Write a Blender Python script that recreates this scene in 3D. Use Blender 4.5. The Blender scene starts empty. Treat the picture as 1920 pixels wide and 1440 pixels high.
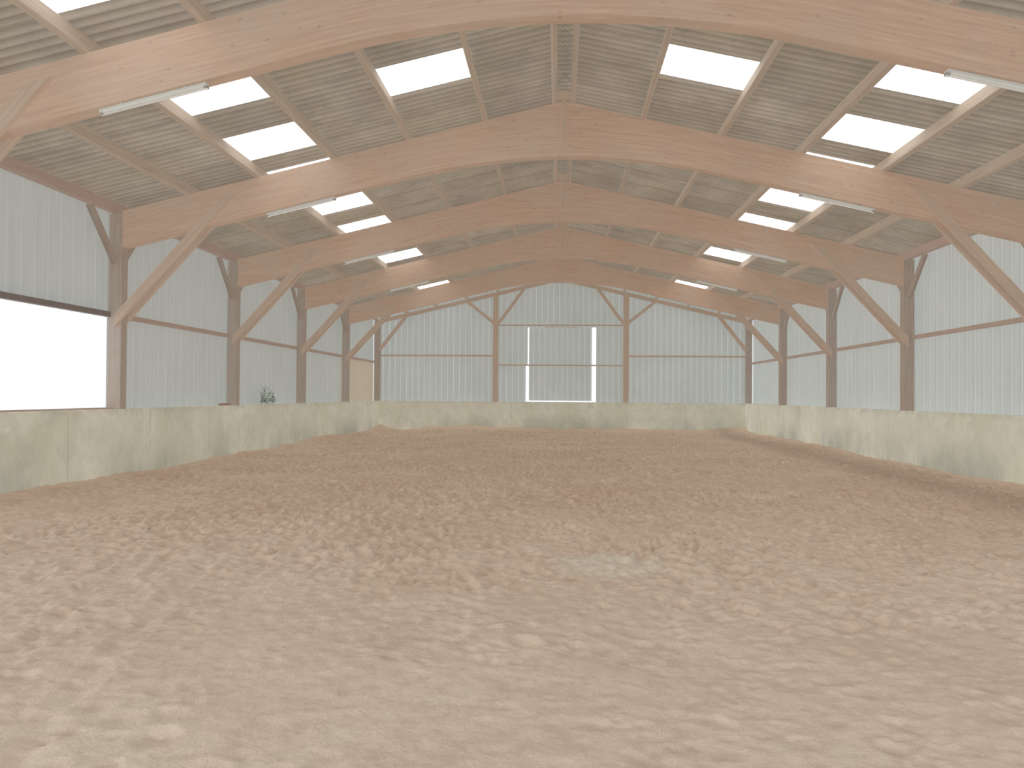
import bpy, bmesh, math, random
import numpy as np
from mathutils import Vector, Matrix
random.seed(4); rng=np.random.default_rng(7)
C=bpy.context.scene.collection
CZ=1.65
FR=[8.84,14.05,19.25,24.46,29.67]
GY=34.86
S=0.235
W=8.22
def rtop(x): return CZ+5.32-S*abs(x)          # top of arches / underside of purlins
def roofz(x): return CZ+5.575-S*abs(x)        # mean sheet surface

# ---------------- node helpers ----------------
def mat(name):
    m=bpy.data.materials.new(name); m.use_nodes=True
    nt=m.node_tree; nt.nodes.clear()
    o=nt.nodes.new('ShaderNodeOutputMaterial'); b=nt.nodes.new('ShaderNodeBsdfPrincipled')
    nt.links.new(b.outputs[0],o.inputs[0]); return m,nt,b,o
def N(nt,t,**k):
    n=nt.nodes.new(t)
    for a,v in k.items(): setattr(n,a,v)
    return n
def mapping(nt,src,scale):
    m=N(nt,'ShaderNodeMapping'); m.inputs['Scale'].default_value=scale
    nt.links.new(src,m.inputs[0]); return m.outputs[0]
def noise(nt,vec,scale,detail=4,rough=.55,dist=0):
    n=N(nt,'ShaderNodeTexNoise'); n.inputs['Scale'].default_value=scale
    n.inputs['Detail'].default_value=detail; n.inputs['Roughness'].default_value=rough
    n.inputs['Distortion'].default_value=dist
    nt.links.new(vec,n.inputs['Vector']); return n.outputs['Fac']
def ramp(nt,fac,stops):
    r=N(nt,'ShaderNodeValToRGB'); e=r.color_ramp.elements
    while len(e)<len(stops): e.new(.5)
    for i,(p,c) in enumerate(stops):
        e[i].position=p; e[i].color=(c,c,c,1) if isinstance(c,(int,float)) else (*c,1)
    nt.links.new(fac,r.inputs[0]); return r.outputs[0]
def mix(nt,fac,a,b,mode='MIX'):
    m=N(nt,'ShaderNodeMix'); m.data_type='RGBA'; m.blend_type=mode
    for sock,v in ((m.inputs[0],fac),(m.inputs[6],a),(m.inputs[7],b)):
        if isinstance(v,(int,float)): sock.default_value=v
        elif isinstance(v,tuple): sock.default_value=(*v,1)
        else: nt.links.new(v,sock)
    return m.outputs[2]
def math_(nt,op,a,b=None,c=None):
    m=N(nt,'ShaderNodeMath'); m.operation=op
    for i,v in enumerate((a,b,c)):
        if v is None: continue
        if isinstance(v,(int,float)): m.inputs[i].default_value=v
        else: nt.links.new(v,m.inputs[i])
    return m.outputs[0]
def bump(nt,b,h,strength,dist):
    n=N(nt,'ShaderNodeBump'); n.inputs['Strength'].default_value=strength; n.inputs['Distance'].default_value=dist
    nt.links.new(h,n.inputs['Height']); nt.links.new(n.outputs[0],b.inputs['Normal'])
def plain(name,col,rough=.6,metal=0,var=.15,scale=6):
    m,nt,b,o=mat(name); tc=N(nt,'ShaderNodeTexCoord')
    f=noise(nt,tc.outputs['Object'],scale)
    c=mix(nt,f,tuple(x*(1-var) for x in col),tuple(min(1,x*(1+var)) for x in col))
    nt.links.new(c,b.inputs['Base Color']); b.inputs['Roughness'].default_value=rough; b.inputs['Metallic'].default_value=metal
    return m

def wood(name,dark,light,lam=None,grey=(.30,.25,.2),greyamt=.25):
    m,nt,b,o=mat(name); tc=N(nt,'ShaderNodeTexCoord'); uv=tc.outputs['UV']
    geo=N(nt,'ShaderNodeNewGeometry')
    g1=noise(nt,mapping(nt,uv,(1.2,28,1)),1.0,5,.6,.4)
    g2=noise(nt,mapping(nt,uv,(6,120,1)),1.0,3,.6)
    c=mix(nt,ramp(nt,g1,[(.2,0.),(.8,1.)]),dark,light)
    c=mix(nt,ramp(nt,g2,[(.3,.0),(.8,.3)]),c,dark)
    blot=noise(nt,geo.outputs['Position'],.9,4,.6)
    c=mix(nt,ramp(nt,blot,[(.4,0.),(.75,greyamt)]),c,grey)
    if lam:
        sx=N(nt,'ShaderNodeSeparateXYZ'); nt.links.new(uv,sx.inputs[0])
        v=math_(nt,'DIVIDE',sx.outputs[1],lam)
        fr=math_(nt,'FRACT',v)
        ln=math_(nt,'LESS_THAN',fr,.07)
        fl=math_(nt,'FLOOR',v)
        cx=N(nt,'ShaderNodeCombineXYZ'); nt.links.new(fl,cx.inputs[1])
        nt.links.new(math_(nt,'FLOOR',math_(nt,'DIVIDE',math_(nt,'ADD',sx.outputs[0],math_(nt,'MULTIPLY',fl,1.37)),3.1)),cx.inputs[0])
        wn=N(nt,'ShaderNodeTexWhiteNoise'); wn.noise_dimensions='2D'; nt.links.new(cx.outputs[0],wn.inputs['Vector'])
        c=mix(nt,math_(nt,'MULTIPLY',wn.outputs['Value'],.16),c,dark)
        c=mix(nt,math_(nt,'MULTIPLY',ln,.2),c,tuple(x*.5 for x in dark))
        # scattered knots
        vo=N(nt,'ShaderNodeTexVoronoi'); vo.inputs['Scale'].default_value=1.0
        nt.links.new(mapping(nt,uv,(3.2,9,1)),vo.inputs['Vector'])
        c=mix(nt,ramp(nt,vo.outputs['Distance'],[(.05,.45),(.13,0.)]),c,tuple(x*.55 for x in dark))
    nt.links.new(c,b.inputs['Base Color']); b.inputs['Roughness'].default_value=.62
    bump(nt,b,g2,.15,.01)
    return m
M_arch=wood('glulam_wood',(.36,.245,.175),(.54,.395,.30),lam=.055,greyamt=.55,grey=(.42,.35,.29))
M_brace=wood('brace_wood',(.33,.245,.185),(.50,.385,.30),grey=(.38,.33,.285),greyamt=.4)
M_purlin=wood('purlin_wood',(.28,.22,.17),(.48,.395,.31),grey=(.37,.32,.27),greyamt=.5)
M_post=wood('post_wood',(.24,.19,.155),(.39,.32,.27),grey=(.33,.305,.28),greyamt=.6)
M_girt=wood('girt_wood',(.28,.205,.17),(.42,.32,.27))
M_dark=plain('dark_rail_metal',(.15,.125,.115),.6)

def concrete():
    m,nt,b,o=mat('weathered_concrete'); g=N(nt,'ShaderNodeNewGeometry'); P=g.outputs['Position']
    n1=noise(nt,P,.6,6,.65,.6); n2=noise(nt,P,3.6,6,.72,.3); n3=noise(nt,mapping(nt,P,(1.3,1.3,.8)),.9,5,.65,.6); n5=noise(nt,P,1.3,6,.65,1.2)
    c=mix(nt,ramp(nt,n1,[(.35,0.),(.65,1.)]),(.51,.505,.425),(.63,.62,.54))
    c=mix(nt,ramp(nt,n2,[(.42,0.),(.75,.4)]),c,(.40,.39,.325))
    c=mix(nt,ramp(nt,n3,[(.48,0.),(.68,.5)]),c,(.48,.48,.33))
    c=mix(nt,ramp(nt,n5,[(.56,0.),(.70,.3)]),c,(.33,.335,.29))
    sx=N(nt,'ShaderNodeSeparateXYZ'); nt.links.new(P,sx.inputs[0])
    foot=N(nt,'ShaderNodeMapRange'); foot.inputs[1].default_value=.85; foot.inputs[2].default_value=.1
    nt.links.new(sx.outputs[2],foot.inputs[0])
    damp=math_(nt,'MULTIPLY',foot.outputs[0],ramp(nt,noise(nt,mapping(nt,P,(1,1,.5)),.45,5,.6),[(.44,0.),(.60,1.)]))
    c=mix(nt,math_(nt,'MULTIPLY',damp,.6),c,(.23,.25,.225))
    tp=N(nt,'ShaderNodeMapRange'); tp.inputs[1].default_value=1.2; tp.inputs[2].default_value=1.33; nt.links.new(sx.outputs[2],tp.inputs[0])
    c=mix(nt,math_(nt,'MULTIPLY',tp.outputs[0],ramp(nt,n2,[(.4,0.),(.6,.5)])),c,(.36,.34,.28))
    s=math_(nt,'FRACT',math_(nt,'DIVIDE',math_(nt,'ADD',math_(nt,'ADD',sx.outputs[1],sx.outputs[0]),40),2.6))
    c=mix(nt,math_(nt,'MULTIPLY',math_(nt,'LESS_THAN',s,.007),.45),c,(.25,.25,.21))
    nt.links.new(c,b.inputs['Base Color']); b.inputs['Roughness'].default_value=.85
    bump(nt,b,n2,.3,.03); return m
M_conc=concrete()

def clad(name,a,bcol):
    m,nt,b,o=mat(name); g=N(nt,'ShaderNodeNewGeometry'); P=g.outputs['Position']
    n1=noise(nt,P,.5,4,.6); n2=noise(nt,mapping(nt,P,(5,5,.5)),1.,4,.6)
    c=mix(nt,n1,a,bcol); c=mix(nt,ramp(nt,n2,[(.5,0.),(.8,.25)]),c,tuple(x*.75 for x in a))
    nt.links.new(c,b.inputs['Base Color']); b.inputs['Roughness'].default_value=.5
    return m
M_clad=clad('pale_steel_cladding',(.44,.485,.49),(.53,.575,.575))
M_tan=clad('tan_panel',(.50,.43,.33),(.58,.51,.41))

def roofmat():
    m,nt,b,o=mat('fibre_cement_roof'); g=N(nt,'ShaderNodeNewGeometry'); P=g.outputs['Position']
    n1=noise(nt,P,.4,5,.6,.5); n2=noise(nt,P,.9,6,.65,.3); n3=noise(nt,mapping(nt,P,(.7,1.6,1)),1.3,6,.7,.4)
    c=mix(nt,ramp(nt,n2,[(.3,0.),(.7,1.)]),(.345,.31,.265),(.52,.48,.42))
    c=mix(nt,ramp(nt,n1,[(.48,0.),(.67,.5)]),c,(.45,.40,.275))
    c=mix(nt,ramp(nt,n3,[(.5,0.),(.72,.5)]),c,(.235,.21,.175))
    sx=N(nt,'ShaderNodeSeparateXYZ'); nt.links.new(P,sx.inputs[0])
    s=math_(nt,'FRACT',math_(nt,'DIVIDE',math_(nt,'ADD',sx.outputs[1],30),1.062))
    c=mix(nt,math_(nt,'MULTIPLY',math_(nt,'LESS_THAN',s,.03),.4),c,(.14,.12,.10))
    cell=N(nt,'ShaderNodeCombineXYZ')
    nt.links.new(math_(nt,'FLOOR',math_(nt,'DIVIDE',math_(nt,'ADD',sx.outputs[1],30),1.062)),cell.inputs[0])
    nt.links.new(math_(nt,'FLOOR',math_(nt,'DIVIDE',sx.outputs[0],1.42)),cell.inputs[1])
    w=N(nt,'ShaderNodeTexWhiteNoise'); w.noise_dimensions='2D'; nt.links.new(cell.outputs[0],w.inputs['Vector'])
    c=mix(nt,math_(nt,'MULTIPLY',w.outputs['Value'],.3),c,(.25,.225,.19))
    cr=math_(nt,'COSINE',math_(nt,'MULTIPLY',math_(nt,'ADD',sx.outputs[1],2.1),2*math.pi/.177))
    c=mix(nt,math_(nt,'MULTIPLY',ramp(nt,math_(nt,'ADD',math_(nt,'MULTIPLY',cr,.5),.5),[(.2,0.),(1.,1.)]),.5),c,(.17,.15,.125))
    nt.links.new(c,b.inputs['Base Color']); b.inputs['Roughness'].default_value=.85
    return m
M_roof=roofmat()

def sky():
    m,nt,b,o=mat('translucent_skylight_sheet')
    b.inputs['Base Color'].default_value=(.85,.87,.87,1)
    tc=N(nt,'ShaderNodeNewGeometry'); f=noise(nt,tc.outputs['Position'],3,3)
    c=mix(nt,f,(.97,.99,1.),(1.,1.,1.))
    nt.links.new(c,b.inputs['Emission Color']); b.inputs['Emission Strength'].default_value=SKYS
    return m
SKYS=.78
M_sky=sky()

def sand():
    m,nt,b,o=mat('riding_arena_sand'); g=N(nt,'ShaderNodeNewGeometry'); P=g.outputs['Position']
    sx=N(nt,'ShaderNodeSeparateXYZ'); nt.links.new(P,sx.inputs[0])
    n0=noise(nt,P,.22,4,.6,.5)
    n1=noise(nt,P,.6,7,.68,.9); n2=noise(nt,mapping(nt,P,(1,.85,1)),6.5,6,.72,.3); n3=noise(nt,P,20,5,.7); n4=noise(nt,P,95,4,.7)
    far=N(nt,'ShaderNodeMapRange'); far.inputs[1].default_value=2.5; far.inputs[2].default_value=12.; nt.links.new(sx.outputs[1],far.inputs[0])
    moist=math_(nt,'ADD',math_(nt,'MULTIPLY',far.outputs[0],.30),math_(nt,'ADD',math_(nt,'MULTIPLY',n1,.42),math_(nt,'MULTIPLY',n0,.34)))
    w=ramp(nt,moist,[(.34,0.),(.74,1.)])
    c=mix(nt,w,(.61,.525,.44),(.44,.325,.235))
    c=mix(nt,ramp(nt,n2,[(.46,0.),(.70,.42)]),c,(.36,.265,.195))
    c=mix(nt,ramp(nt,n3,[(.48,0.),(.78,.32)]),c,(.41,.32,.245))
    c=mix(nt,ramp(nt,n4,[(.35,0.),(.75,.22)]),c,(.68,.595,.50))
    at=N(nt,'ShaderNodeAttribute'); at.attribute_name='dent_shade'
    c=mix(nt,math_(nt,'MULTIPLY',at.outputs['Fac'],.42),c,(.31,.22,.16))  # shade inside the hoof dents, painted into the sand colour
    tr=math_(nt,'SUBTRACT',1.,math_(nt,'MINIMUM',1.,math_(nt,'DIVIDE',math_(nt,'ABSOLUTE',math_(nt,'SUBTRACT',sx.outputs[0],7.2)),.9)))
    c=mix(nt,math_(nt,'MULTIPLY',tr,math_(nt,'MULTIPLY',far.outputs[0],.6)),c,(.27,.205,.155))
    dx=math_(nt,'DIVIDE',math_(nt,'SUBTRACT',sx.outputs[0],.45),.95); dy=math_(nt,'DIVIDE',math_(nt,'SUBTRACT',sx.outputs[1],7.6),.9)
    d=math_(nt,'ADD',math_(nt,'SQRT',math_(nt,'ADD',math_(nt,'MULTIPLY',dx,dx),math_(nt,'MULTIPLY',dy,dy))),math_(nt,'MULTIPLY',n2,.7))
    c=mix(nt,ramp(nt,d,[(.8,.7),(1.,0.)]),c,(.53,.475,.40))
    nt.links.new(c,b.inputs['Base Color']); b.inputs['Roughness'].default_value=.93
    b.inputs['Specular IOR Level'].default_value=.2
    h=math_(nt,'ADD',math_(nt,'MULTIPLY',n3,1.0),math_(nt,'MULTIPLY',n4,.35))
    bump(nt,b,h,.65,.035); return m
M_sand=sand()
M_white=plain('lamp_housing_white',(.46,.46,.43),.5,var=.08)
m,nt,b,o=mat('lamp_diffuser'); b.inputs['Roughness'].default_value=.3; M_diff=m
tcn=N(nt,'ShaderNodeTexCoord'); nt.links.new(mix(nt,noise(nt,tcn.outputs['Object'],8),(.50,.51,.48),(.60,.60,.58)),b.inputs['Base Color'])
M_leaf=plain('weed_leaf',(.06,.10,.045),.6,var=.5,scale=20)
M_steel=plain('galvanised_steel',(.35,.35,.34),.45,.6)
M_off=plain('weathered_offcut',(.26,.17,.13),.8)

# ---------------- mesh helpers ----------------
def link(me,name,mt,parent=None):
    o=bpy.data.objects.new(name,me); C.objects.link(o)
    if mt and not me.materials: me.materials.append(mt)
    if parent: o.parent=parent
    return o
def meta(o,label,cat,group=None,kind=None):
    o['label']=label; o['category']=cat
    if group: o['group']=group
    if kind: o['kind']=kind
def struct(o,label=None):
    o['kind']='structure'
    if label: o['label']=label; 
def empty(name,loc):
    e=bpy.data.objects.new(name,None); e.location=loc; e.empty_display_size=.2; C.objects.link(e); return e
def beam_mesh(name,p0,p1,w,h,up=Vector((0,0,1)),bev=.006,origin=Vector((0,0,0))):
    """box from p0 to p1, w across, h along 'up'; UV in metres along the length"""
    p0=Vector(p0);p1=Vector(p1); d=(p1-p0); L=d.length; d.normalize()
    s=d.cross(up).normalized(); u=s.cross(d).normalized()
    bm=bmesh.new(); vs=[]
    for t in (0,1):
        for a,b_ in ((-1,-1),(1,-1),(1,1),(-1,1)):
            p=(p0 if t==0 else p1)+s*a*w/2+u*b_*h/2
            vs.append(bm.verts.new(p))
    for f in ((3,2,1,0),(4,5,6,7),(0,1,5,4),(1,2,6,5),(2,3,7,6),(3,0,4,7)):
        bm.faces.new([vs[i] for i in f])
    if bev>0:
        bmesh.ops.bevel(bm,geom=bm.edges[:],offset=bev,segments=1,affect='EDGES')
    uvl=bm.loops.layers.uv.new('UVMap'); r=random.random()*20
    bm.normal_update()
    for f in bm.faces:
        n=f.normal
        for l in f.loops:
            q=l.vert.co-p0
            v=q.dot(u) if abs(n.dot(s))>.7 else q.dot(s)
            if abs(n.dot(d))>.7: l[uvl].uv=(q.dot(s)*.3+r,q.dot(u))
            else: l[uvl].uv=(q.dot(d)+r,v+.31)
    bmesh.ops.translate(bm,verts=bm.verts,vec=-Vector(origin))
    me=bpy.data.meshes.new(name); bm.to_mesh(me); bm.free(); return me
def grid_mesh(name,rows):
    nr=len(rows);nc=len(rows[0]); v=[tuple(p) for r in rows for p in r]
    f=[(i*nc+j,i*nc+j+1,(i+1)*nc+j+1,(i+1)*nc+j) for i in range(nr-1) for j in range(nc-1)]
    me=bpy.data.meshes.new(name); me.from_pydata(v,[],f); me.update(); return me

# ---------------- floor ----------------
def vnoise(X,Y,sc,seed):
    r=np.random.default_rng(seed); G=r.random((256,256))
    c_,s_=math.cos(seed*1.3),math.sin(seed*1.3)
    x=(X*c_-Y*s_)*sc+150; y=(X*s_+Y*c_)*sc+150; xi=np.floor(x).astype(int); yi=np.floor(y).astype(int)
    fx=x-xi; fy=y-yi; fx=fx*fx*(3-2*fx); fy=fy*fy*(3-2*fy)
    g=lambda a,b_: G[a%256,b_%256]
    return (g(xi,yi)*(1-fx)+g(xi+1,yi)*fx)*(1-fy)+(g(xi,yi+1)*(1-fx)+g(xi+1,yi+1)*fx)*fy
xs=np.linspace(-W-.02,W+.02,900)
ys=[-2.0]; 
while ys[-1]<2.2: ys.append(ys[-1]+.15)
while ys[-1]<35.0: ys.append(ys[-1]+max(.016,ys[-1]*.0034))
ys[-1]=35.02; ys=np.array(ys)
XX,YY=np.meshgrid(xs,ys)
near=np.clip((YY-3)/7,0,1)*.7+.3
H=(vnoise(XX,YY,.35,1)-.5)*.05+(vnoise(XX,YY,1.3,2)-.5)*.03
H+=near*((vnoise(XX,YY,4.,3)-.5)*.03+(vnoise(XX,YY,9.,4)-.5)*.026+(vnoise(XX,YY,19.,5)-.5)*.018)
H*=.9
edge=np.clip((np.abs(XX)-7.2)/1.1,0,1)
H+=edge**2*(.07+.16*vnoise(XX,YY,.8,9))*np.where(XX<0,1.1,.8)
H+=np.clip((YY-33.4)/1.6,0,1)**2*.24*(.15+vnoise(XX,YY,.7,11))
H-=.05*np.exp(-((np.abs(XX)-6.7)/.45)**2)
pathx=-3.2-.26*(YY-4.8)+.012*(YY-4.8)**2
fade=np.clip((10.5-YY)/2.5,0,1)
for off in (-.32,.32):
    q=(XX-pathx-off)/.07
    H+=fade*(-.014*np.exp(-q*q)+.006*np.exp(-((np.abs(q)-1.9)/.6)**2))
clump=vnoise(XX,YY,.8,21)
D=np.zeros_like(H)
nd=36000
for k in range(nd):
    px=rng.uniform(-8,8); py=2.2+32*rng.random()**1.1
    dens=.3+.7*min(1,max(0,(py-4)/4.5))
    if rng.random()>dens+.1: continue
    big=rng.random()<.35
    a=rng.uniform(.055,.10) if big else rng.uniform(.03,.062); bb=a*rng.uniform(.7,1.5)
    dep=rng.uniform(.012,.042)*(.05+.95*dens); th=rng.uniform(0,3.14)
    R=2.2*max(a,bb)
    i0,i1=np.searchsorted(ys,[py-R,py+R]); j0,j1=np.searchsorted(xs,[px-R,px+R])
    if i1<=i0 or j1<=j0: continue
    x=XX[i0:i1,j0:j1]-px; y=YY[i0:i1,j0:j1]-py
    dep*=.3+1.4*clump[i0,j0]
    u=(x*math.cos(th)+y*math.sin(th))/a; v=(-x*math.sin(th)+y*math.cos(th))/bb
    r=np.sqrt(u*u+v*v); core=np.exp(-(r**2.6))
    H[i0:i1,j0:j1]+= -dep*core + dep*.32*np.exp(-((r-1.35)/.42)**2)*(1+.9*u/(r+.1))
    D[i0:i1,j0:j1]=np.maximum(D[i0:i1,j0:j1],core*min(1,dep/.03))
nr,nc=XX.shape
co=np.stack([XX,YY,H],-1).reshape(-1,3)
idx=np.arange(nr*nc).reshape(nr,nc)
F=np.stack([idx[:-1,:-1],idx[:-1,1:],idx[1:,1:],idx[1:,:-1]],-1).reshape(-1,4)
me=bpy.data.meshes.new('floor'); me.vertices.add(len(co)); me.vertices.foreach_set('co',co.ravel())
me.loops.add(F.size); me.loops.foreach_set('vertex_index',F.ravel().astype(np.int32))
me.polygons.add(len(F)); me.polygons.foreach_set('loop_start',np.arange(0,F.size,4,dtype=np.int32))
me.polygons.foreach_set('use_smooth',np.ones(len(F),dtype=bool)); me.update(calc_edges=True)
at=me.attributes.new('dent_shade','FLOAT','POINT'); at.data.foreach_set('value',D.ravel().astype(np.float32))  # per-vertex mask for the painted dent shade
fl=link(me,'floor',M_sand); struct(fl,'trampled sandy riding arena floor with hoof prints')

# ---------------- concrete walls ----------------
CT=1.33
def box_obj(name,a,b_,mt,bev=.012):
    bm=bmesh.new(); bmesh.ops.create_cube(bm,size=1)
    for v in bm.verts: v.co=Vector([(a[i]+b_[i])/2+v.co[i]*(b_[i]-a[i]) for i in range(3)])
    if bev: bmesh.ops.bevel(bm,geom=bm.edges[:],offset=bev,segments=2,affect='EDGES')
    me=bpy.data.meshes.new(name); bm.to_mesh(me); bm.free(); return link(me,name,mt)
wl=box_obj('wall_left',(-W-.40,-2,-.2),(-W,35.4,CT),M_conc); struct(wl,'stained low concrete side wall')
wr=box_obj('wall_right',(W,-2,-.2),(W+.40,35.4,CT),M_conc); struct(wr,'stained low concrete side wall')
wb=box_obj('wall_back',(-W,35.0,-.2),(W,35.35,CT),M_conc); struct(wb,'stained low concrete end wall under the gable')

# ---------------- cladding ----------------
CX=W+.34
def ribs(a,b_,pitch=.25,RD=.02):
    pts=[]; n=int(round((b_-a)/pitch)); p=(b_-a)/n
    for i in range(n):
        t=a+i*p
        pts+= [(t,0),(t+p*.36,0),(t+p*.38,.003),(t+p*.42,.003),(t+p*.44,0),(t+p*.74,0),(t+p*.82,RD),(t+p*.90,RD),(t+p*.98,0)]
    pts.append((b_,0)); return pts
def side_clad(side,y0,y1,z0,z1,mt,parent,name='metal_cladding'):
    pr=ribs(y0,y1,.33,.007); xo=side*CX
    rows=[[(xo-side*d,t,z) for t,d in pr] for z in (z0,z1)]
    me=grid_mesh(name,rows); return link(me,name,mt,parent)
GZ=3.10
ztop=roofz(CX)-.055
bays=[(-2,3.6),(3.6,FR[0])]+[(FR[i],FR[i+1]) for i in range(4)]+[(FR[4],GY+.1)]
for bi,(a,b_) in enumerate(bays):
    if bi<=2:
        side_clad(-1,a,b_,GZ,ztop,M_clad,wl)
    elif bi==6:
        side_clad(-1,a,b_,GZ,ztop,M_clad,wl)
        o=side_clad(-1,a,b_,CT-.02,GZ,M_tan,wl,'wall_panel'); o['label']='tan wall panel'
    else: side_clad(-1,a,b_,CT-.02,ztop,M_clad,wl)
    side_clad(1,a,b_,CT-.02,ztop,M_clad,wr)
DX0,DX1,DZ=-1.57,1.62,4.72
def gable_strip(x0,x1,zb,zt):
    pr=ribs(x0,x1,.27,.026)
    rows=[]
    for k in (0,1):
        rows.append([(t,35.16-d,(zb if k==0 else (zt if zt else roofz(t)-.03))) for t,d in pr])
    return link(grid_mesh('metal_cladding',rows),'metal_cladding',M_clad,wb)
gable_strip(-8.6,DX0,CT-.02,None); gable_strip(DX1,8.6,CT-.02,None)
gable_strip(DX0,0,DZ,None); gable_strip(0,DX1,DZ,None)
pr=ribs(-1.42,1.42,.27,.026)
dr=link(grid_mesh('door_1',[[(t,35.22-d,z) for t,d in pr] for z in (CT+.06,DZ+.15)]),'door_1',M_clad); struct(dr,'pale ribbed metal sliding door with daylight gaps at its sides')
o=box_obj('added_slit_strip_1',(-1.60,35.17,3.0),(-1.49,35.19,DZ+.1),M_clad,0); struct(o,'pale metal strip added to dim the upper slit beside the sliding door')  # strip added over the upper left slit so less daylight shows

# ---------------- roof ----------------
PITCH=.177; A=.027
rows_x=[0.06,1.50,2.93,4.35,5.78,7.15,8.95]
seg=PITCH/8; nseg=int(37.6/seg); Y0=-2.1
def wave(i): return A*math.cos(2*math.pi*i/8)
sk={1:[(-1,11.5,12.6),(1,11.5,12.6)],3:[(-1,7.3,8.35),(1,6.0,7.1),(-1,4.8,5.9),(1,3.8,4.9)]}
for k in range(0,11):
    a=10.42+2.2*k-(.35 if k==2 else 0)
    if a>33: continue
    sk[3]+= [(-1,a,a+1.1),(1,a,a+1.1)]
verts=[];faces=[]; skl=[]
for s in (-1,1):
    for r in range(len(rows_x)-1):
        x0=rows_x[r]; x1=rows_x[r+1]+.04
        holes=[]
        for (ss,a,b_) in sk.get(r,[]):
            if ss==s: holes.append((int((a-Y0)/seg),int((b_-Y0)/seg)))
        for h0,h1 in holes:
            rr=[[(s*x,Y0+i*seg,roofz(x)+o_+wave(i)) for i in range(h0,h1+1)] for x,o_ in ((x0,0),(x1,.014))]
            skl.append(rr)
        base=len(verts)
        for x,o_ in ((x0,0),(x1,.014)):
            verts+=[(s*x,Y0+i*seg,roofz(x)+o_+wave(i)) for i in range(nseg+1)]
        for i in range(nseg):
            if any(h0<=i<h1 for h0,h1 in holes): continue
            faces.append((base+i,base+i+1,base+nseg+1+i+1,base+nseg+1+i))
base=len(verts)
for x,z in ((-.22,roofz(.22)+.04),(0,roofz(0)+.05),(.22,roofz(.22)+.04)):
    verts+=[(x,Y0,z),(x,Y0+nseg*seg,z)]
faces+=[(base,base+1,base+3,base+2),(base+2,base+3,base+5,base+4)]
me=bpy.data.meshes.new('ceiling'); me.from_pydata(verts,[],faces); me.update()
for p in me.polygons: p.use_smooth=True
ce=link(me,'ceiling',M_roof); struct(ce,'corrugated fibre cement roof sheets with mossy stains')
for i,rr in enumerate(skl):
    me=grid_mesh('window_%d'%(i+1),rr)
    for p in me.polygons: p.use_smooth=True
    o=link(me,'window_%d'%(i+1),M_sky); struct(o,'translucent corrugated skylight sheet glowing with daylight')

# ---------------- frames ----------------
X0=2.8;K=S/(2*X0)
def abot(x):
    x=abs(x)
    return CZ+4.31-(K*x*x if x<X0 else K*X0*X0+S*(x-X0))
def arch_mesh():
    st=sorted(set([round(v,4) for v in np.linspace(-W,W,121)]+[0.]))
    bm=bmesh.new(); uvl=bm.loops.layers.uv.new('UVMap'); V=[];L=[0]
    for i,x in enumerate(st):
        V.append([bm.verts.new((x,y,z-CZ)) for y,z in ((-.1,abot(x)),(-.1,rtop(x)),(.1,rtop(x)),(.1,abot(x)))])
        if i: L.append(L[-1]+math.hypot(st[i]-st[i-1],abot(st[i])-abot(st[i-1])))
    dep=[(rtop(x)-abot(x))*.973 for x in st]
    def q(a,b_,c,d,uv):
        f=bm.faces.new((a,b_,c,d))
        for l,w in zip(f.loops,uv): l[uvl].uv=w
    for i in range(len(st)-1):
        a,b_=V[i],V[i+1];u0,u1=L[i],L[i+1]
        q(a[0],b_[0],b_[1],a[1],((u0,0),(u1,0),(u1,dep[i+1]),(u0,dep[i])))
        q(b_[3],a[3],a[2],b_[2],((u1,0),(u0,0),(u0,dep[i]),(u1,dep[i+1])))
        q(a[1],b_[1],b_[2],a[2],((u0,.01),(u1,.01),(u1,.05),(u0,.05)))
        q(a[3],b_[3],b_[0],a[0],((u0,.01),(u1,.01),(u1,.05),(u0,.05)))
    for e,fl_ in ((V[0],0),(V[-1],1)):
        f=bm.faces.new(e if fl_ else e[::-1])
        for l in f.loops: l[uvl].uv=(l.vert.co.y,l.vert.co.z)
    bmesh.ops.recalc_face_normals(bm,faces=bm.faces)
    me=bpy.data.meshes.new('arch_beam'); bm.to_mesh(me); bm.free(); me.materials.append(M_arch)
    return me
AM=arch_mesh()
def brace_mesh(s,y):
    """slim diagonal brace, upper end cut parallel to the roof slope, foot cut plumb against the post"""
    a=Vector((W+.02,1.42)); b_=Vector((6.2,3.64)); d=(b_-a).normalized(); n=Vector((d.y,-d.x)); hw=.08
    def cut(base,nn,kind):
        p=base+n*nn
        if kind=='foot': t=(W+.10-p.x)/d.x
        else: t=((5.12-S*p.x)-p.y)/(d.y+S*d.x)
        return p+d*t
    P=[cut(a,-hw,'foot'),cut(a,hw,'foot'),cut(b_,hw,'top'),cut(b_,-hw,'top')]
    bm=bmesh.new(); F=[];B=[]
    for p in P: F.append(bm.verts.new((s*p.x,y-.03,p.y))); B.append(bm.verts.new((s*p.x,y+.03,p.y)))
    bm.faces.new(F); bm.faces.new(B[::-1])
    for i in range(4): bm.faces.new((F[i],B[i],B[(i+1)%4],F[(i+1)%4]))
    bmesh.ops.recalc_face_normals(bm,faces=bm.faces)
    bmesh.ops.bevel(bm,geom=bm.edges[:],offset=.005,segments=1,affect='EDGES')
    uvl=bm.loops.layers.uv.new('UVMap'); r=random.random()*9
    for f in bm.faces:
        for l in f.loops:
            q=Vector((abs(l.vert.co.x),l.vert.co.z))-a
            l[uvl].uv=(q.dot(d)+r,q.dot(n)+l.vert.co.y)
    me=bpy.data.meshes.new('knee_brace'); bm.to_mesh(me); bm.free(); return me
parts=[('arch_beam',AM,M_arch)]
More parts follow.
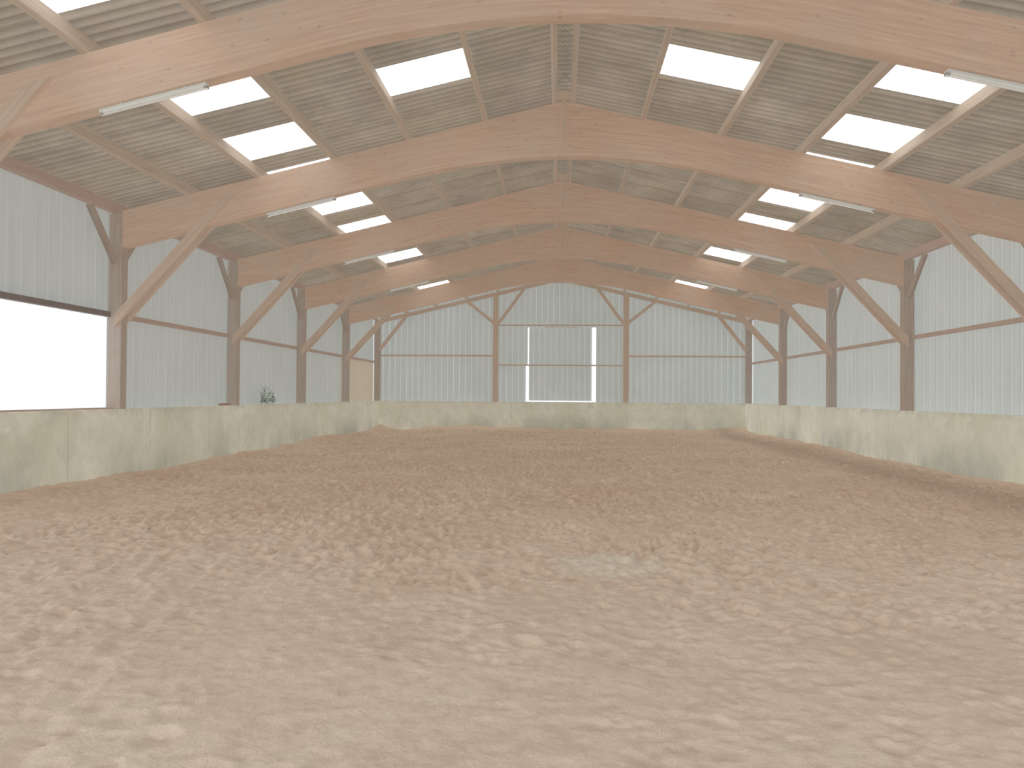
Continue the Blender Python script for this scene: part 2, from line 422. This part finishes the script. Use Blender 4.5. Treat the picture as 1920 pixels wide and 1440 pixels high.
for s in (-1,1):
    parts.append(('post',beam_mesh('post',(s*(W+.13),0,CT-CZ),(s*(W+.13),0,rtop(W+.24)-CZ),.26,.2,up=Vector((0,1,0))),M_post))
    for y in (-.13,.13):
        parts.append(('knee_brace',brace_mesh(s,y),M_brace))
    for d in (-1,1):
        parts.append(('eave_brace',beam_mesh('eave_brace',(s*(W+.14),d*.1,2.42),(s*(W+.14),d*.92,rtop(W+.14)-CZ-.02),.08,.13),M_post))
parts.append(('ridge_strip',beam_mesh('ridge_strip',(0,-.115,4.62),(0,-.115,5.5),.08,.03,up=Vector((0,1,0))),M_brace))
parts.append(('ridge_block',beam_mesh('ridge_block',(-.13,-.25,5.36),(.13,-.25,5.36),.08,.14),M_brace))
for n_,me_,mt_ in parts:
    if not me_.materials: me_.materials.append(mt_)
for i,y in enumerate(FR):
    e=empty('timber_arch_frame',(0,y,CT))
    meta(e,'reddish glued laminated timber arch frame on posts over the sandy arena','timber frame','laminated timber roof frames')
    for n_,me_,mt_ in parts:
        o=bpy.data.objects.new(n_,me_); C.objects.link(o); o.parent=e; o.location=(0,0,CZ-CT)
e=empty('gable_timber_frame',(0,GY,CT)); meta(e,'brown timber gable frame with posts, rails and diagonal braces','timber frame')
def gp(n_,p0,p1,w,h,mt_,up=Vector((0,0,1))):
    o=link(beam_mesh(n_,p0,p1,w,h,up=up),n_,mt_,e); o.location=(0,0,CZ-CT); return o
up=Vector((0,1,0))
for s in (-1,1):
    gp('corner_post',(s*(W+.12),0.03,CT-CZ),(s*(W+.12),0.03,rtop(W+.22)-CZ),.26,.2,M_post,up)
    gp('gable_post',(s*2.93,0.03,CT-CZ),(s*2.93,0.03,rtop(2.93)-CZ-.10),.24,.2,M_brace,up)
    gp('gable_rafter',(s*0.0,0.03,5.24),(s*(W),0.03,5.24-S*W),.14,.16,M_brace)
    gp('gable_brace',(s*2.85,-.1,3.15),(s*1.62,-.1,4.82),.06,.14,M_brace)
    gp('gable_brace',(s*3.02,-.1,3.25),(s*4.25,-.1,4.22),.06,.14,M_brace)
    gp('gable_brace',(s*(W),-.1,2.0),(s*7.0,-.1,3.55),.06,.16,M_brace)
    gp('gable_rail',(s*3.05,.1,1.76),(s*W,.1,1.76),.08,.08,M_brace)
gp('gable_rail',(-2.81,.1,3.15),(2.81,.1,3.15),.08,.055,M_brace)
gp('gable_rail',(-2.81,.1,1.34),(2.81,.1,1.34),.08,.055,M_brace)

# ---------------- girts ----------------
segs=[(3.7,FR[0]-.1)]+[(FR[i]+.1,FR[i+1]-.1) for i in range(4)]+[(FR[4]+.1,GY-.07)]
for s in (-1,1):
    for i,(a,b_) in enumerate(segs):
        open_=(s==-1 and i<=1)
        hh=.10 if open_ else .09
        o=link(beam_mesh('wall_rail',(0,0,0),(0,b_-a,0),.1,hh),'wall_rail',M_dark if open_ else M_girt)
        o.location=(s*(CX-.085),a,GZ)
        meta(o,'dark rail along the head of the open bay' if open_ else 'thin brown timber rail across the pale metal cladding','timber rail','side wall rails')
for (a,b_) in segs[:2]:
    o=link(beam_mesh('sill_board',(0,0,0),(0,b_-a,0),.12,.03),'sill_board',M_girt); o.location=(-(W+.2),a,CT+.015)
    meta(o,'thin brown timber sill on the concrete wall of the open bay','timber sill','opening sills')
# ---------------- purlins ----------------
th=math.atan(S)
ps=[(3.65,FR[0])]+[(FR[i],FR[i+1]) for i in range(4)]+[(FR[4],35.05)]
for s in (-1,1):
    upv=Vector((s*math.sin(th),0,math.cos(th)))
    for j,x in enumerate([.17,1.45,2.86,4.27,5.68,7.02,8.42]):
        for i,(a,b_) in enumerate(ps):
            zc=(rtop(x)+roofz(x)-A)/2
            o=link(beam_mesh('roof_purlin',(0,0,0),(0,b_-a,0),.09 if j else .06,.215,up=upv),'roof_purlin',M_purlin if j<6 else M_girt)
            o.location=(s*x,a,zc)
            meta(o,'weathered ridge timber under the roof peak' if j==0 else ('brown eave timber along the top of the metal wall' if j==6 else 'weathered tan timber purlin under corrugated roof sheets'),'roof beam','roof purlins')

# ---------------- fluorescent lamps ----------------
def lamp_meshes(L):
    bm=bmesh.new()
    prof=[(-.045,0),(.045,0),(.04,-.025),(-.04,-.025)]
    def ext(bm,prof,x0,x1):
        a=[bm.verts.new((x0,y,z)) for y,z in prof]; b_=[bm.verts.new((x1,y,z)) for y,z in prof]; n=len(prof)
        for i in range(n): bm.faces.new((a[i],a[(i+1)%n],b_[(i+1)%n],b_[i]))
        bm.faces.new(a[::-1]); bm.faces.new(b_)
        bmesh.ops.recalc_face_normals(bm,faces=bm.faces)
    ext(bm,prof,-L/2,L/2); h=bpy.data.meshes.new('lamp_housing'); bm.to_mesh(h); bm.free(); h.materials.append(M_white)
    bm=bmesh.new(); ext(bm,[(.038*math.cos(t),-.025-.038*math.sin(t)) for t in np.linspace(0,math.pi,10)],-L/2+.04,L/2-.04)
    d=bpy.data.meshes.new('lamp_diffuser'); bm.to_mesh(d); bm.free(); d.materials.append(M_diff)
    bm=bmesh.new(); ext(bm,[(.042*math.cos(t),-.025-.042*math.sin(t)) for t in np.linspace(0,math.pi,10)],-.02,.02)
    c=bpy.data.meshes.new('end_cap'); bm.to_mesh(c); bm.free(); c.materials.append(M_steel)
    bm=bmesh.new(); ext(bm,[(-.02,0),(.02,0),(.02,.03),(-.02,.03)],-.02,.02)
    k=bpy.data.meshes.new('mounting_bracket'); bm.to_mesh(k); bm.free(); k.materials.append(M_steel)
    return h,d,c,k
LM=lamp_meshes(1.32); LG=lamp_meshes(1.3)
def lamp(loc,rot,ms,L,lab):
    e=empty('fluorescent_lamp',loc); e.rotation_euler=rot
    meta(e,lab,'lamp','fluorescent batten lamps')
    for n_,me_,xx in (('lamp_housing',ms[0],0),('lamp_diffuser',ms[1],0),('end_cap',ms[2],-L/2+.02),('end_cap',ms[2],L/2-.02),('mounting_bracket',ms[3],-L*.3),('mounting_bracket',ms[3],L*.3)):
        o=bpy.data.objects.new(n_,me_); C.objects.link(o); o.parent=e; o.location=(xx,0,0)
for y in FR[:4]:
    for s in (-1,1):
        lamp((s*4.84,y-.06,abot(4.84)-.032),(0,s*th,0),LM,1.32,'long white fluorescent batten lamp under a timber arch')
lamp((0.0,GY+.04,CZ+3.08),(0,0,0),LG,1.3,'white fluorescent batten lamp on the gable rail')

# ---------------- weeds and offcut on the ledge ----------------
bm=bmesh.new()
for x0,x1,y0,y1 in ((-.03,.03,-.6,.6),):
    vv=[bm.verts.new((x0,y0,.004)),bm.verts.new((x1,y0,.004)),bm.verts.new((x1,y1,.004)),bm.verts.new((x0,y1,.004))]; bm.faces.new(vv)
for k in range(20):
    bx=random.uniform(-.02,.02); by=-.55+1.1*(k+.5)/20+random.uniform(-.03,.03); hgt=random.uniform(.15,.52)*(1-.6*abs(by)); ang=random.uniform(0,6.28); lean=random.uniform(.05,.35)
    n=6; pts=[]
    for i in range(n+1):
        t=i/n; pts.append(Vector((bx+math.cos(ang)*lean*.1*t*t,by+math.sin(ang)*lean*t*t,hgt*t)))
    for i in range(n):
        a,b_=pts[i],pts[i+1]; w=.004
        f=[bm.verts.new(a+Vector((0,-w,0))),bm.verts.new(a+Vector((0,w,0))),bm.verts.new(b_+Vector((0,w,0))),bm.verts.new(b_+Vector((0,-w,0)))]
        bm.faces.new(f)
        for q in range(2):
            an=random.uniform(0,6.28); l=random.uniform(.04,.09); dr_=Vector((math.cos(an)*.4,math.sin(an),random.uniform(.1,.9))).normalized()*l
            sd=dr_.cross(Vector((0,0,1))).normalized()*l*.18
            f=[bm.verts.new(b_),bm.verts.new(b_+dr_*.5+sd),bm.verts.new(b_+dr_),bm.verts.new(b_+dr_*.5-sd)]
            bm.faces.new(f)
me=bpy.data.meshes.new('weed_plant'); bm.to_mesh(me); bm.free()
o=link(me,'weed_plant',M_leaf); o.location=(-(W+.13),21.6,CT)
meta(o,'small green leafy weeds growing on the concrete wall ledge','plant')
o=link(beam_mesh('timber_offcut',(0,0,0),(.03,.42,0),.12,.06,bev=.01),'timber_offcut',M_off); o.location=(-(W+.12),18.5,CT+.03)
meta(o,'short brown timber offcut lying on the concrete ledge','timber offcut')

# ---------------- world & light ----------------
w=bpy.data.worlds.new('World'); bpy.context.scene.world=w; w.use_nodes=True
bg=w.node_tree.nodes['Background']; bg.inputs[0].default_value=(.97,.98,1,1); bg.inputs[1].default_value=1.06
def portal(loc,rot,sx,sy):
    l=bpy.data.lights.new('daylight_portal','AREA'); l.shape='RECTANGLE'; l.size=sx; l.size_y=sy; l.cycles.is_portal=True
    o=bpy.data.objects.new('daylight_portal',l); o.location=loc; o.rotation_euler=rot; C.objects.link(o)
portal((0,-2.1,3.6),(math.radians(90),0,0),17.4,7.4)
portal((-8.7,(FR[1]-2)/2,2.22),(0,math.radians(-90),0),1.8,FR[1]+2)
def sun(d,e,ang,shadow,col=(1,.995,.98)):
    l=bpy.data.lights.new('fill_sun','SUN'); l.energy=e; l.angle=math.radians(ang); l.color=col; l.use_shadow=shadow
    o=bpy.data.objects.new('fill_sun',l); o.rotation_euler=Vector(d).to_track_quat('-Z','Y').to_euler(); o.location=(0,0,20); C.objects.link(o)
sun((0,1,0),.45,75,True)  # sun added through the open front end to brighten the far end
# added shadowless fill suns, brightening the interior evenly from all sides
sun((.1,.1,-1),1.02,0,False,(1,.99,.965))
sun((0,-.45,1),1.12,0,False,(1,.975,.94))
sun((.75,1,-.1),.68,0,False)
sun((1,.35,-.35),.85,0,False)
sun((1,-.5,0),.42,0,False)
sun((-1,.35,-.1),.85,0,False)
sun((-1,-.5,0),.44,0,False)

# ---------------- camera ----------------
cd=bpy.data.cameras.new('Camera'); cam=bpy.data.objects.new('Camera',cd); C.objects.link(cam)
cd.sensor_width=36; cd.lens=1450/1920*36; cd.clip_end=200
cam.matrix_world=Matrix.Translation((-.06,0,CZ))@Matrix.Rotation(math.radians(3.47),4,'Z')@Matrix.Rotation(math.radians(90.79),4,'X')@Matrix.Rotation(math.radians(.4),4,'Z')
bpy.context.scene.camera=cam
bpy.context.scene.view_settings.view_transform='Standard'
